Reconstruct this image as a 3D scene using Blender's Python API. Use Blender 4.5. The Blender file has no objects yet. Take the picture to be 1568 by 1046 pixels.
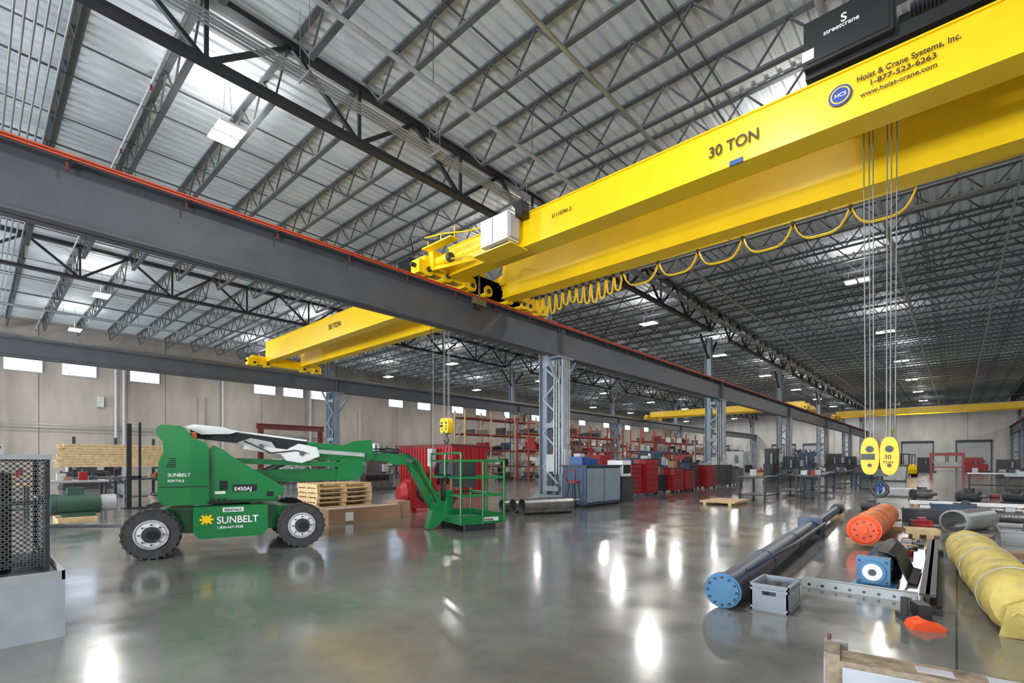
import bpy, math, random
from mathutils import Vector, Matrix, Euler
random.seed(7)
sc = bpy.context.scene
try:
    sc.view_settings.view_transform = 'Standard'
except Exception:
    pass

# ------------------------------------------------------------ materials
def lin(c):
    o = []
    for v in c:
        v /= 255.0
        o.append(v/12.92 if v <= .04045 else ((v+.055)/1.055)**2.4)
    return (o[0], o[1], o[2], 1)
MATS = {}
def mat(name, col, rough=.5, metal=0., var=.12, scale=3., emit=0., coat=0., bump=0., spec=.5):
    if name in MATS: return MATS[name]
    m = bpy.data.materials.new(name); m.use_nodes = True
    nt = m.node_tree; b = nt.nodes['Principled BSDF']
    base = lin(col)
    tc = nt.nodes.new('ShaderNodeTexCoord')
    nz = nt.nodes.new('ShaderNodeTexNoise'); nz.inputs['Scale'].default_value = scale; nz.inputs['Detail'].default_value = 5
    nt.links.new(tc.outputs['Object'], nz.inputs['Vector'])
    cr = nt.nodes.new('ShaderNodeValToRGB')
    cr.color_ramp.elements[0].position = .3; cr.color_ramp.elements[1].position = .7
    cr.color_ramp.elements[0].color = tuple(x*(1-var) for x in base[:3])+(1,)
    cr.color_ramp.elements[1].color = tuple(min(1, x*(1+var)) for x in base[:3])+(1,)
    nt.links.new(nz.outputs['Fac'], cr.inputs['Fac'])
    nt.links.new(cr.outputs['Color'], b.inputs['Base Color'])
    b.inputs['Roughness'].default_value = rough
    b.inputs['Metallic'].default_value = metal
    b.inputs['Specular IOR Level'].default_value = spec
    if coat: b.inputs['Coat Weight'].default_value = coat
    if emit:
        b.inputs['Emission Color'].default_value = base
        b.inputs['Emission Strength'].default_value = emit
        try: m.cycles.emission_sampling = 'NONE'
        except Exception: pass
    if bump:
        bp = nt.nodes.new('ShaderNodeBump'); bp.inputs['Strength'].default_value = bump; bp.inputs['Distance'].default_value = .02
        nt.links.new(nz.outputs['Fac'], bp.inputs['Height']); nt.links.new(bp.outputs['Normal'], b.inputs['Normal'])
    MATS[name] = m
    return m
YEL = mat('crane_yellow', (250, 206, 14), .35, var=.05, scale=1.2)
YEL2 = mat('hook_yellow', (236, 196, 24), .45, var=.12)
GREY = mat('runway_grey', (84, 86, 91), .5, var=.12, scale=1.5)
ORG = mat('conductor_orange', (216, 78, 34), .5)
COLM = mat('column_bluegrey', (126, 138, 150), .5, var=.12)
JST = mat('joist_grey', (88, 92, 95), .5, var=.1)
GIRD = mat('girder_dark', (40, 42, 46), .5, var=.15)
DECK = mat('deck_white', (214, 220, 224), .5, var=.05, scale=.5)
GALV = mat('galvanised', (165, 168, 168), .35, .6, var=.12)
BLK = mat('black_paint', (26, 27, 29), .45, var=.2)
DGR = mat('dark_grey', (56, 58, 61), .5, var=.2)
WHT = mat('white_paint', (225, 226, 224), .45, var=.05)
LGR = mat('light_grey', (170, 172, 173), .5, var=.1)
STEEL = mat('bare_steel', (126, 126, 125), .35, .7, var=.25, scale=6)
GRN = mat('lift_green', (0, 114, 54), .32, var=.06, coat=.4)
RUB = mat('tyre_rubber', (58, 58, 58), .8, var=.2, scale=10)
RED = mat('red_paint', (148, 24, 30), .4, var=.15)
DRED = mat('rust_red', (104, 46, 40), .6, var=.2)
RKR = mat('rack_orange_red', (150, 56, 42), .5)
WOOD = mat('raw_wood', (198, 170, 126), .7, var=.22, scale=8)
OWOOD = mat('weathered_wood', (132, 117, 98), .8, var=.5, scale=14, bump=.6)
CARD = mat('cardboard', (150, 120, 92), .8, var=.1)
BLUE = mat('bright_blue', (30, 74, 132), .45, var=.15)
PBLUE = mat('pipe_blue', (42, 56, 78), .40, .3, var=.25, scale=5)
SKY = mat('sky_blue', (58, 114, 152), .45, var=.15)
PORG = mat('faded_orange', (208, 114, 60), .6, var=.18, scale=5)
HOR = mat('hot_orange', (242, 84, 28), .5)
TARP = mat('yellow_tarp', (192, 172, 92), .65, var=.25, scale=6, bump=.6)
PLAS = mat('plastic_grey', (136, 143, 151), .5)
ROPE = mat('wire_rope', (140, 142, 142), .4, .5)
CON = mat('painted_block', (172, 176, 182), .6, var=.14, scale=4)
LAMP = mat('lamp_lens', (255, 250, 240), .5, var=0, emit=22)
WIN = mat('window_daylight', (210, 230, 255), .3, var=0, emit=5)
TXD = mat('text_dark', (56, 42, 20), .5)
TXW = mat('text_white', (240, 240, 240), .5)
LOGO = mat('logo_blue', (30, 60, 150), .4)
BIN = mat('bin_green', (44, 76, 62), .6)
TAN = mat('dull_tan', (134, 118, 98), .7)
MBL = mat('dull_blue', (58, 76, 100), .6)

# ------------------------------------------------------------ mesh builder
class MB:
    def __init__(s):
        s.v = []; s.f = []; s.fm = []; s.fs = []; s.mats = []; s.M = Matrix.Identity(4)
    def mi(s, m):
        if m not in s.mats: s.mats.append(m)
        return s.mats.index(m)
    def add(s, vs, fs, m, smooth=False):
        o = len(s.v); k = s.mi(m)
        for v in vs: s.v.append(tuple(s.M @ Vector(v)))
        for f in fs:
            s.f.append([i+o for i in f]); s.fm.append(k); s.fs.append(smooth)
    def box(s, c, d, m, rz=0.):
        x, y, z = d[0]/2, d[1]/2, d[2]/2
        R = Matrix.Rotation(rz, 3, 'Z')
        vs = [Vector(c)+R @ Vector(p) for p in [(-x,-y,-z),(x,-y,-z),(x,y,-z),(-x,y,-z),(-x,-y,z),(x,-y,z),(x,y,z),(-x,y,z)]]
        s.add(vs, [(3,2,1,0),(4,5,6,7),(0,1,5,4),(1,2,6,5),(2,3,7,6),(3,0,4,7)], m)
    def b2(s, lo, hi, m):
        s.box([(a+b)/2 for a, b in zip(lo, hi)], [b-a for a, b in zip(lo, hi)], m)
    def bar(s, p0, p1, w, h, m):
        p0 = Vector(p0); p1 = Vector(p1); d = (p1-p0).normalized()
        up = Vector((0,0,1)) if abs(d.z) < .95 else Vector((0,1,0))
        a = d.cross(up).normalized(); b = a.cross(d).normalized()
        vs = [p+a*sx*w/2+b*sy*h/2 for p in (p0, p1) for sx, sy in ((-1,-1),(1,-1),(1,1),(-1,1))]
        s.add(vs, [(0,1,2,3),(7,6,5,4),(0,4,5,1),(1,5,6,2),(2,6,7,3),(3,7,4,0)], m)
    def cyl(s, p0, p1, r, m, r1=None, n=20, caps=True, cm=None):
        if r1 is None: r1 = r
        p0 = Vector(p0); p1 = Vector(p1); d = (p1-p0).normalized()
        up = Vector((0,0,1)) if abs(d.z) < .95 else Vector((0,1,0))
        a = d.cross(up).normalized(); b = a.cross(d).normalized()
        vs = []
        for p, rr in ((p0, r), (p1, r1)):
            for i in range(n):
                t = 2*math.pi*i/n; vs.append(p+a*math.cos(t)*rr+b*math.sin(t)*rr)
        s.add(vs, [(i, n+i, n+(i+1) % n, (i+1) % n) for i in range(n)], m, True)
        if caps:
            s.add(vs[:n], [tuple(range(n))], cm or m); s.add(vs[n:], [tuple(reversed(range(n)))], cm or m)
    def pipe(s, p0, p1, r, t, m, n=28):
        p0 = Vector(p0); p1 = Vector(p1); d = (p1-p0).normalized()
        up = Vector((0,0,1)) if abs(d.z) < .95 else Vector((0,1,0))
        a = d.cross(up).normalized(); b = a.cross(d).normalized()
        vs = []
        for p, rr in ((p0, r), (p1, r), (p1, r-t), (p0, r-t)):
            for i in range(n):
                q = 2*math.pi*i/n; vs.append(p+a*math.cos(q)*rr+b*math.sin(q)*rr)
        fs = []
        for k in range(4):
            k2 = (k+1) % 4
            for i in range(n):
                j = (i+1) % n; fs.append((k*n+i, k2*n+i, k2*n+j, k*n+j))
        s.add(vs, fs, m, False)
    def tube(s, pts, r, m, n=6):
        pts = [Vector(p) for p in pts]
        vs = []
        for i, p in enumerate(pts):
            d = (pts[min(i+1, len(pts)-1)]-pts[max(i-1, 0)]).normalized()
            up = Vector((0,0,1)) if abs(d.z) < .97 else Vector((0,1,0))
            a = d.cross(up).normalized(); b = a.cross(d).normalized()
            if i and a.dot(la) < 0: a = -a; b = -b
            la = a
            for k in range(n):
                t = 2*math.pi*k/n; vs.append(p+a*math.cos(t)*r+b*math.sin(t)*r)
        fs = []
        for i in range(len(pts)-1):
            for k in range(n):
                k2 = (k+1) % n; fs.append((i*n+k, (i+1)*n+k, (i+1)*n+k2, i*n+k2))
        fs.append(tuple(range(n))); fs.append(tuple(reversed(range((len(pts)-1)*n, len(pts)*n))))
        s.add(vs, fs, m, True)
    def prism(s, pts, y0, y1, m):
        n = len(pts)
        vs = [(p[0], y0, p[1]) for p in pts]+[(p[0], y1, p[1]) for p in pts]
        fs = [tuple(range(n)), tuple(reversed(range(n, 2*n)))]+[(i, n+i, n+(i+1) % n, (i+1) % n) for i in range(n)]
        s.add(vs, fs, m)
    def torus(s, c, ax, R, r, m, n=24, k=8):
        ax = Vector(ax).normalized(); up = Vector((0,0,1)) if abs(ax.z) < .95 else Vector((0,1,0))
        a = ax.cross(up).normalized(); b = a.cross(ax).normalized(); c = Vector(c)
        s.tube([c+(a*math.cos(2*math.pi*i/n)+b*math.sin(2*math.pi*i/n))*R for i in range(n+1)], r, m, k)
    def ibeam(s, p0, p1, w, h, tw, tf, m):
        p0 = Vector(p0); p1 = Vector(p1); d = (p1-p0).normalized()
        if abs(d.z) > .95:
            x, y, z0 = p0; z1 = p1[2]
            s.b2((x-h/2, y-tw/2, z0), (x+h/2, y+tw/2, z1), m)
            s.b2((x-h/2, y-w/2, z0), (x-h/2+tf, y+w/2, z1), m)
            s.b2((x+h/2-tf, y-w/2, z0), (x+h/2, y+w/2, z1), m)
        else:
            u = Vector((0,0,1))
            s.bar(p0, p1, tw, h, m)
            s.bar(p0+u*(h/2-tf/2), p1+u*(h/2-tf/2), w, tf, m)
            s.bar(p0-u*(h/2-tf/2), p1-u*(h/2-tf/2), w, tf, m)
    def text(s, txt, loc, size, m, rot=(math.pi/2, 0, 0), align='LEFT', ext=.003, sx=1.):
        cu = bpy.data.curves.new('t', 'FONT'); cu.body = txt; cu.size = size; cu.extrude = ext; cu.align_x = align; cu.offset = size*.012
        ob = bpy.data.objects.new('t', cu); sc.collection.objects.link(ob)
        dg = bpy.context.evaluated_depsgraph_get()
        me = bpy.data.meshes.new_from_object(ob.evaluated_get(dg))
        T = Matrix.Translation(loc) @ Euler(rot).to_matrix().to_4x4() @ Matrix.Diagonal((sx, 1, 1, 1))
        s.add([T @ v.co for v in me.vertices], [tuple(p.vertices) for p in me.polygons], m)
        bpy.data.objects.remove(ob); bpy.data.curves.remove(cu); bpy.data.meshes.remove(me)
    def build(s, name, bevel=0., loc=None):
        me = bpy.data.meshes.new(name); me.from_pydata(s.v, [], s.f)
        for m in s.mats: me.materials.append(m)
        me.polygons.foreach_set('material_index', s.fm); me.polygons.foreach_set('use_smooth', s.fs)
        me.validate(); me.update()
        ob = bpy.data.objects.new(name, me); sc.collection.objects.link(ob)
        if loc is not None: ob.location = loc
        if bevel:
            b = ob.modifiers.new('bev', 'BEVEL'); b.width = bevel; b.segments = 2; b.limit_method = 'ANGLE'; b.angle_limit = math.radians(50)
        return ob
def inst(ob, loc, rz=0):
    o = bpy.data.objects.new(ob.name.split('.')[0], ob.data); o.location = loc; o.rotation_euler = (0, 0, rz)
    sc.collection.objects.link(o); return o

# ------------------------------------------------------------ dimensions
XA, XB, XC, XW, XR = -12., -30.5, 6.3, -48.8, 24.6
YN, YF = -20., 108.5
ZD = 11.6
CY = [16.2+18.3*i for i in range(-2, 6)]

# floor ------------------------------------------------------------------
fm = bpy.data.materials.new('polished_concrete'); fm.use_nodes = True
nt = fm.node_tree; b = nt.nodes['Principled BSDF']; L = nt.links.new
tc = nt.nodes.new('ShaderNodeTexCoord')
n1 = nt.nodes.new('ShaderNodeTexNoise'); n1.inputs['Scale'].default_value = .55; n1.inputs['Detail'].default_value = 10; n1.inputs['Roughness'].default_value = .7
L(tc.outputs['Object'], n1.inputs['Vector'])
cr = nt.nodes.new('ShaderNodeValToRGB'); cr.color_ramp.elements[0].position = .32; cr.color_ramp.elements[1].position = .68
cr.color_ramp.elements[0].color = lin((88, 89, 87)); cr.color_ramp.elements[1].color = lin((130, 129, 124))
L(n1.outputs['Fac'], cr.inputs['Fac'])
br = nt.nodes.new('ShaderNodeTexBrick'); br.offset = 0; br.inputs['Scale'].default_value = 1
br.inputs['Brick Width'].default_value = 6.1; br.inputs['Row Height'].default_value = 6.1; br.inputs['Mortar Size'].default_value = .008
br.inputs['Color1'].default_value = (1,1,1,1); br.inputs['Color2'].default_value = (1,1,1,1); br.inputs['Mortar'].default_value = (.25,.25,.25,1)
L(tc.outputs['Object'], br.inputs['Vector'])
mx = nt.nodes.new('ShaderNodeMixRGB'); mx.blend_type = 'MULTIPLY'; mx.inputs[0].default_value = 1
L(cr.outputs['Color'], mx.inputs[1]); L(br.outputs['Color'], mx.inputs[2]); L(mx.outputs['Color'], b.inputs['Base Color'])
n2 = nt.nodes.new('ShaderNodeTexNoise'); n2.inputs['Scale'].default_value = 1.7; n2.inputs['Detail'].default_value = 8
L(tc.outputs['Object'], n2.inputs['Vector'])
mr = nt.nodes.new('ShaderNodeMapRange'); mr.inputs[1].default_value = .3; mr.inputs[2].default_value = .7; mr.inputs[3].default_value = .11; mr.inputs[4].default_value = .24
L(n2.outputs['Fac'], mr.inputs[0]); L(mr.outputs[0], b.inputs['Roughness'])
n3 = nt.nodes.new('ShaderNodeTexNoise'); n3.inputs['Scale'].default_value = 2.2; n3.inputs['Detail'].default_value = 4
L(tc.outputs['Object'], n3.inputs['Vector'])
bp = nt.nodes.new('ShaderNodeBump'); bp.inputs['Strength'].default_value = .12; bp.inputs['Distance'].default_value = .02
L(n3.outputs['Fac'], bp.inputs['Height']); L(bp.outputs['Normal'], b.inputs['Normal'])
b.inputs['Specular IOR Level'].default_value = .8
b.inputs['Coat Weight'].default_value = .3; b.inputs['Coat Roughness'].default_value = .11; b.inputs['Coat IOR'].default_value = 1.6
mb = MB(); mb.b2((XW-.3, YN-.3, -.2), (XR+.3, YF+.3, 0), fm); mb.build('floor')

# walls -------------------------------------------------------------------
def wallmat(name, c1, pitchs=(7.6, 20)):
    m = bpy.data.materials.new(name); m.use_nodes = True; nt = m.node_tree; b = nt.nodes['Principled BSDF']; L = nt.links.new
    tc = nt.nodes.new('ShaderNodeTexCoord'); sp = nt.nodes.new('ShaderNodeSeparateXYZ'); cb = nt.nodes.new('ShaderNodeCombineXYZ')
    L(tc.outputs['Object'], sp.inputs[0])
    ad = nt.nodes.new('ShaderNodeMath'); ad.operation = 'ADD'; L(sp.outputs[0], ad.inputs[0]); L(sp.outputs[1], ad.inputs[1])
    L(ad.outputs[0], cb.inputs[0]); L(sp.outputs[2], cb.inputs[1])
    br = nt.nodes.new('ShaderNodeTexBrick'); br.offset = 0; br.inputs['Scale'].default_value = 1
    br.inputs['Brick Width'].default_value = pitchs[0]; br.inputs['Row Height'].default_value = pitchs[1]; br.inputs['Mortar Size'].default_value = .03
    c = lin(c1); br.inputs['Color1'].default_value = c; br.inputs['Color2'].default_value = tuple(x*.88 for x in c[:3])+(1,)
    br.inputs['Mortar'].default_value = tuple(x*.35 for x in c[:3])+(1,)
    L(cb.outputs[0], br.inputs['Vector'])
    nz = nt.nodes.new('ShaderNodeTexNoise'); nz.inputs['Scale'].default_value = .5; nz.inputs['Detail'].default_value = 8
    mp = nt.nodes.new('ShaderNodeMapping'); mp.inputs['Scale'].default_value = (1.5, 1.5, .5)
    L(tc.outputs['Object'], mp.inputs[0]); L(mp.outputs[0], nz.inputs['Vector'])
    cr = nt.nodes.new('ShaderNodeValToRGB'); cr.color_ramp.elements[0].position = .3; cr.color_ramp.elements[1].position = .7
    cr.color_ramp.elements[0].color = (.72,.71,.7,1); cr.color_ramp.elements[1].color = (1.05,1.03,1,1)
    L(nz.outputs['Fac'], cr.inputs['Fac'])
    mx = nt.nodes.new('ShaderNodeMixRGB'); mx.blend_type = 'MULTIPLY'; mx.inputs[0].default_value = 1
    L(br.outputs['Color'], mx.inputs[1]); L(cr.outputs['Color'], mx.inputs[2]); L(mx.outputs['Color'], b.inputs['Base Color'])
    b.inputs['Roughness'].default_value = .75
    return m
WL = wallmat('tilt_up_concrete', (164, 158, 149)); WF = wallmat('painted_wall_white', (212, 211, 209), (9.15, 30))
mb = MB(); mb.b2((XW-.3, YN, 0), (XW, YF, ZD+.1), WL)
for i in range(0, 17, 2):
    y = YN+7.6*i+3
    mb.b2((XW, y-.2, 0), (XW+.25, y+.2, 7.0), WL)
mb.build('wall_left')
mb = MB(); mb.b2((XW-.3, YF, 0), (XR+.3, YF+.3, ZD+.1), WF); mb.build('wall_far')
mb = MB(); mb.b2((XR, YN, 0), (XR+.3, YF, ZD+.1), WF); mb.build('wall_right')
mb = MB(); mb.b2((XW-.3, YN-.3, 0), (XR+.3, YN, ZD+.1), WF); mb.build('wall_near')
k = 1
for y in (-12, -8.5, -2.5, 2.4, 5.4, 9.4, 18.7, 21.4, 24.1, 33.4, 37.5, 43, 47.3, 53, 59.2, 66, 72, 80, 88, 96):
    mb = MB(); mb.b2((XW+.002, y-.95, 7.85), (XW+.03, y+.95, 8.65), WIN)
    for a, c in (((y-1.0, 7.78), (y+1.0, 7.85)), ((y-1.0, 8.65), (y+1.0, 8.72)), ((y-1.0, 7.85), (y-.95, 8.65)), ((y+.95, 7.85), (y+1.0, 8.65))):
        mb.b2((XW+.001, a[0], a[1]), (XW+.08, c[0], c[1]), LGR)
    mb.build('window_%d' % k); k += 1
k = 1
for x in (-40, -21, -4, 15):  # invented glowing doors behind the camera, added to go with the fill lamps
    mb = MB(); mb.b2((x-2.5, YN+.005, .05), (x+2.5, YN+.03, 5.0), WIN)
    for xx in (-2.6, 2.5): mb.b2((x+xx, YN+.001, 0), (x+xx+.1, YN+.12, 5.1), GALV)
    mb.b2((x-2.6, YN+.001, 5.0), (x+2.6, YN+.12, 5.1), GALV)
    for zz in (1.25, 2.5, 3.75): mb.b2((x-2.5, YN+.02, zz-.03), (x+2.5, YN+.06, zz+.03), GALV)
    mb.build('door_%d' % k); k += 1
for x in (-38, -25.5, -20, -5, 2):
    mb = MB(); mb.b2((x-2, YF-.06, 0), (x+2, YF-.01, 4.6), LGR)
    for j in range(18): mb.b2((x-2, YF-.08, j*.25), (x+2, YF-.06, j*.25+.04), GALV)
    mb.b2((x-2.15, YF-.14, 0), (x-2, YF-.005, 4.75), DGR); mb.b2((x+2, YF-.14, 0), (x+2.15, YF-.005, 4.75), DGR); mb.b2((x-2.15, YF-.2, 4.6), (x+2.15, YF-.005, 4.95), DGR)
    mb.build('door_%d' % k); k += 1

# ceiling deck ---------------------------------------------------------------
mb = MB(); pitch = .32; x = XW; prof = []
while x < XR:
    prof += [(x, 0), (x+.19, 0), (x+.22, .06), (x+.29, .06)]; x += pitch
n = len(prof)
vs = [(p[0], YN, ZD+p[1]) for p in prof]+[(p[0], YF, ZD+p[1]) for p in prof]
mb.add(vs, [(i, i+1, n+i+1, n+i) for i in range(n-1)], DECK)
mb.b2((XW-.3, YN-.3, ZD+.1), (XR+.3, YF+.3, ZD+.2), DECK)
mb.build('ceiling')

# joists ------------------------------------------------------------------
def truss(mb, p0, p1, depth, n, cw, ch, wr, m, vert=False):
    p0 = Vector(p0); p1 = Vector(p1); dn = Vector((0, 0, -depth)); d = (p1-p0)
    e = d*(0.5/n)
    mb.bar(p0, p1, cw, ch, m); mb.bar(p0+dn+e, p1+dn-e, cw, ch, m)
    for i in range(n):
        a = p0+d*(i/n); c = p0+d*((i+.5)/n)+dn; b = p0+d*((i+1)/n)
        mb.bar(a, c, wr, wr, m); mb.bar(c, b, wr, wr, m)
        if vert: mb.bar(c, c-dn, wr*.8, wr*.8, m)
bays = [(XW, XB), (XB, XA), (XA, XC), (XC, XR)]
ys = [CY[0]+1.83*i for i in range(-1, 72)]
ys = [q for q in ys if YN+.3 < q < YF-.3]
mb = MB()
for q in ys:
    for a, c in bays:
        truss(mb, (a+.25, q, ZD-.04), (c-.25, q, ZD-.04), .88, 12, .14, .065, .043, JST)
mb.build('roof_joists')
mb = MB()
for X in (XB, XA, XC):
    yy = [YN]+[c for c in CY if c > YN]+[YF]
    for a, c in zip(yy[:-1], yy[1:]):
        nn = max(2, round((c-a)/3.66))
        truss(mb, (X, a+.01, ZD-.12), (X, c-.01, ZD-.12), 1.45, nn, .26, .13, .10, GIRD, True)
mb.build('roof_joist_girders')
mb = MB()
for a, c in bays:
    for fr in (.2, .4, .6, .8):
        X = a+(c-a)*fr
        mb.bar((X, YN+.1, ZD-.95), (X, YF-.1, ZD-.95), .04, .04, JST); mb.bar((X, YN+.1, ZD-.1), (X, YF-.1, ZD-.1), .03, .03, JST)
mb.build('joist_bridging')
mb = MB()
for X, z, r in ((-9.2, 10.35, .055), (-20.5, 10.4, .07), (-2.0, 10.4, .07), (-40, 10.4, .07), (1.5, 10.45, .04)):
    mb.cyl((X, YN+.1, z), (X, YF-.1, z), r, LGR, n=8)
    for q in ys[::2]: mb.bar((X, q+.3, z), (X, q+.3, ZD-.01), .015, .015, STEEL)
for q in [c+5 for c in CY if YN < c+5 < YF]:
    mb.cyl((XW+.5, q, 10.52), (XR-.5, q, 10.52), .03, LGR, n=8)
    for j in range(20):
        X = XW+2+j*3.6; mb.cyl((X, q, 10.52), (X, q, 10.38), .03, DRED, n=6)
mb.build('sprinkler_pipes')
mb = MB()
for i in range(6):
    mb.cyl((XW+.5, .55+i*.16, 10.56), (-9.5+i*.1, .55+i*.16, 10.56), .024, GALV, n=6)
for i in range(4):
    mb.cyl((-10.9+i*.1, YN+.1, 10.0), (-10.9+i*.1, YF-.1, 10.0), .026, GALV, n=6)
for j in range(34):
    yq = YN+3+j*3.66
    mb.bar((-11.0, yq, 9.96), (-10.5, yq, 9.96), .04, .04, GALV); mb.bar((-10.95, yq, 9.96), (-10.95, yq, ZD-.01), .012, .012, GALV); mb.bar((-10.5, yq, 9.96), (-10.5, yq, ZD-.01), .012, .012, GALV)
for i in range(3):
    mb.cyl((-30, 21.6+i*.12, 10.1), (6, 21.6+i*.12, 10.1), .024, GALV, n=6)
mb.cyl((-6.2, YN+.1, 10.2), (-6.2, YF-.1, 10.2), .05, GALV, n=8)
mb.build('conduit_runs')

# runway beams ---------------------------------------------------------------
def runway(X, side, zb=5.65):
    mb = MB(); h = 6.852-zb; zc = zb+h/2; w = .46
    mb.ibeam((X, YN+.3, zc), (X, YF-.3, zc), w, h, .03, .045, GREY)
    mb.b2((X-.3, YN+.3, 6.852), (X+.3, YF-.3, 6.872), GREY); mb.b2((X-.3, YN+.3, 6.76), (X-.28, YF-.3, 6.852), GREY); mb.b2((X+.28, YN+.3, 6.76), (X+.3, YF-.3, 6.852), GREY)
    mb.b2((X-.035, YN+.3, 6.872), (X+.035, YF-.3, 7.0), STEEL)
    for s in side:
        for z in (6.78, 6.835): mb.b2((X+s*.34-.012, YN+.5, z), (X+s*.34+.012, YF-.5, z+.028), ORG)
        q = YN+1
        while q < YF-1:
            mb.b2((X+min(s*.05, s*.345), q-.02, 6.745), (X+max(s*.05, s*.345), q+.02, 6.775), DGR); mb.b2((X+s*.25-.02, q-.02, 6.60), (X+s*.25+.02, q+.02, 6.75), DRED)
            q += 1.83
    for c in CY:
        if YN < c < YF:
            for s in (-1, 1):
                mb.b2((X+min(s*.02, s*.2), c-.02, zb+.05), (X+max(s*.02, s*.2), c+.02, 6.8), GREY)
    return mb.build('crane_runway_beam')
runway(XA, (1, -1)); runway(XB, (-1,), 5.98); runway(XC, (-1,))

# columns ---------------------------------------------------------------------
def column(side, conduit, zt=5.65):
    mb = MB(); o = -side*.8
    mb.b2((min(-.35, o-.35), -.4, 0), (max(.35, o+.35), .4, .05), COLM)
    mb.ibeam((0, 0, .05), (0, 0, zt), .36, .36, .02, .03, COLM)
    mb.ibeam((o, 0, .05), (o, 0, 10.03), .36, .40, .02, .03, COLM)
    z = .5; f = 1
    while z < 5.0:
        a, c = (0, o) if f > 0 else (o, 0)
        for yy in (-.19, .19): mb.bar((a, yy, z), (c, yy, z+.7), .02, .08, COLM)
        z += .7; f = -f
    for zz in (.3, 2.9, 5.45): mb.b2((min(0, o), -.2, zz-.1), (max(0, o), .2, zz+.1), COLM)
    mb.b2((-.28, -.5, zt-.07), (.28, .5, zt-.002), COLM)
    for s in (-1, 1):
        mb.bar((0, s*.15, 4.6), (0, s*.95, zt-.05), .12, .1, COLM)
        mb.bar((o, s*.1, 8.6), (o, s*1.5, 10.0), .12, .12, GIRD)
    if conduit:
        for i in range(5): mb.cyl((.26, -.26+i*.12, .9), (.26, -.26+i*.12, zt-.1), .03, GALV, n=8)
        for i in range(3): mb.cyl((.1-i*.13, -.26, .9), (.1-i*.13, -.26, zt-.1), .03, GALV, n=8)
        mb.b2((.2, -.22, 1.2), (.36, .22, 1.9), LGR); mb.b2((-.5, -.34, 1.0), (-.1, -.2, 1.7), LGR)
        mb.b2((.2, -.1, 2.1), (.32, .15, 2.4), LGR)
    return mb
me_cache = {}
for X, side, zt in ((XA, 1, 5.65), (XB, 1, 5.98), (XC, -1, 5.65)):
    for c in CY:
        if not YN < c < YF: continue
        key = X
        if key not in me_cache:
            me_cache[key] = column(side, X == XA, zt).build('steel_column', loc=(X, c, 0))
        else: inst(me_cache[key], (X, c, 0))

# high-bay lights --------------------------------------------------------------
LP = 440
mbl = MB()
mbl.b2((-.5, -.32, .0), (-.03, .32, .06), WHT); mbl.b2((.03, -.32, .0), (.5, .32, .06), WHT)
mbl.b2((-.47, -.29, -.012), (-.06, .29, 0), LAMP); mbl.b2((.06, -.29, -.012), (.47, .29, 0), LAMP)
mbl.b2((-.12, -.12, .06), (.12, .12, .16), LGR)
for s in (-.4, .4): mbl.bar((s, 0, .05), (s*.3, 0, ZD-10.02), .01, .01, STEEL)
hb = None
for X in (-3.5, -14.2, -23.5, -32.8, -42.6, 14.5):
    for Y in (-8, 4.5, 16, 28.3, 40.6, 53.3, 66, 78, 90, 102):
        if X == -23.5 and Y < 35: continue
        loc = (X, Y, 10.0)
        if hb is None: hb = mbl.build('high_bay_light', loc=loc)
        else: inst(hb, loc)
        ld = bpy.data.lights.new('high_bay_lamp', 'AREA'); ld.shape = 'RECTANGLE'; ld.size = .95; ld.size_y = .6; ld.energy = LP; ld.color = (1, .985, .965)
        lo = bpy.data.objects.new('high_bay_lamp', ld); lo.location = (X, Y, 9.97); sc.collection.objects.link(lo)
        ld = bpy.data.lights.new('high_bay_uplight', 'AREA'); ld.shape = 'RECTANGLE'; ld.size = .9; ld.size_y = .5; ld.energy = LP*(.14 if Y < 20 else .10); ld.color = (1, .99, .97)  # extra lamp added above each fixture to brighten the roof deck
        lo = bpy.data.objects.new('high_bay_uplight', ld); lo.location = (X, Y, 10.2); lo.rotation_euler = (math.pi, 0, 0); sc.collection.objects.link(lo)
for x in (-40, -21, -4, 15):  # added fill lamps at the invented near doors, tilted up to light the ceiling
    ld = bpy.data.lights.new('door_daylight', 'AREA'); ld.shape = 'RECTANGLE'; ld.size = 5; ld.size_y = 5; ld.energy = 4400; ld.color = (.9, .95, 1)
    lo = bpy.data.objects.new('door_daylight', ld); lo.location = (x, YN+1.3, 2.6); lo.rotation_euler = (math.radians(122), 0, 0); sc.collection.objects.link(lo)
w = bpy.data.worlds.new('world'); sc.world = w; w.use_nodes = True
w.node_tree.nodes['Background'].inputs[0].default_value = (.6, .7, .85, 1); w.node_tree.nodes['Background'].inputs[1].default_value = .5

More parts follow.
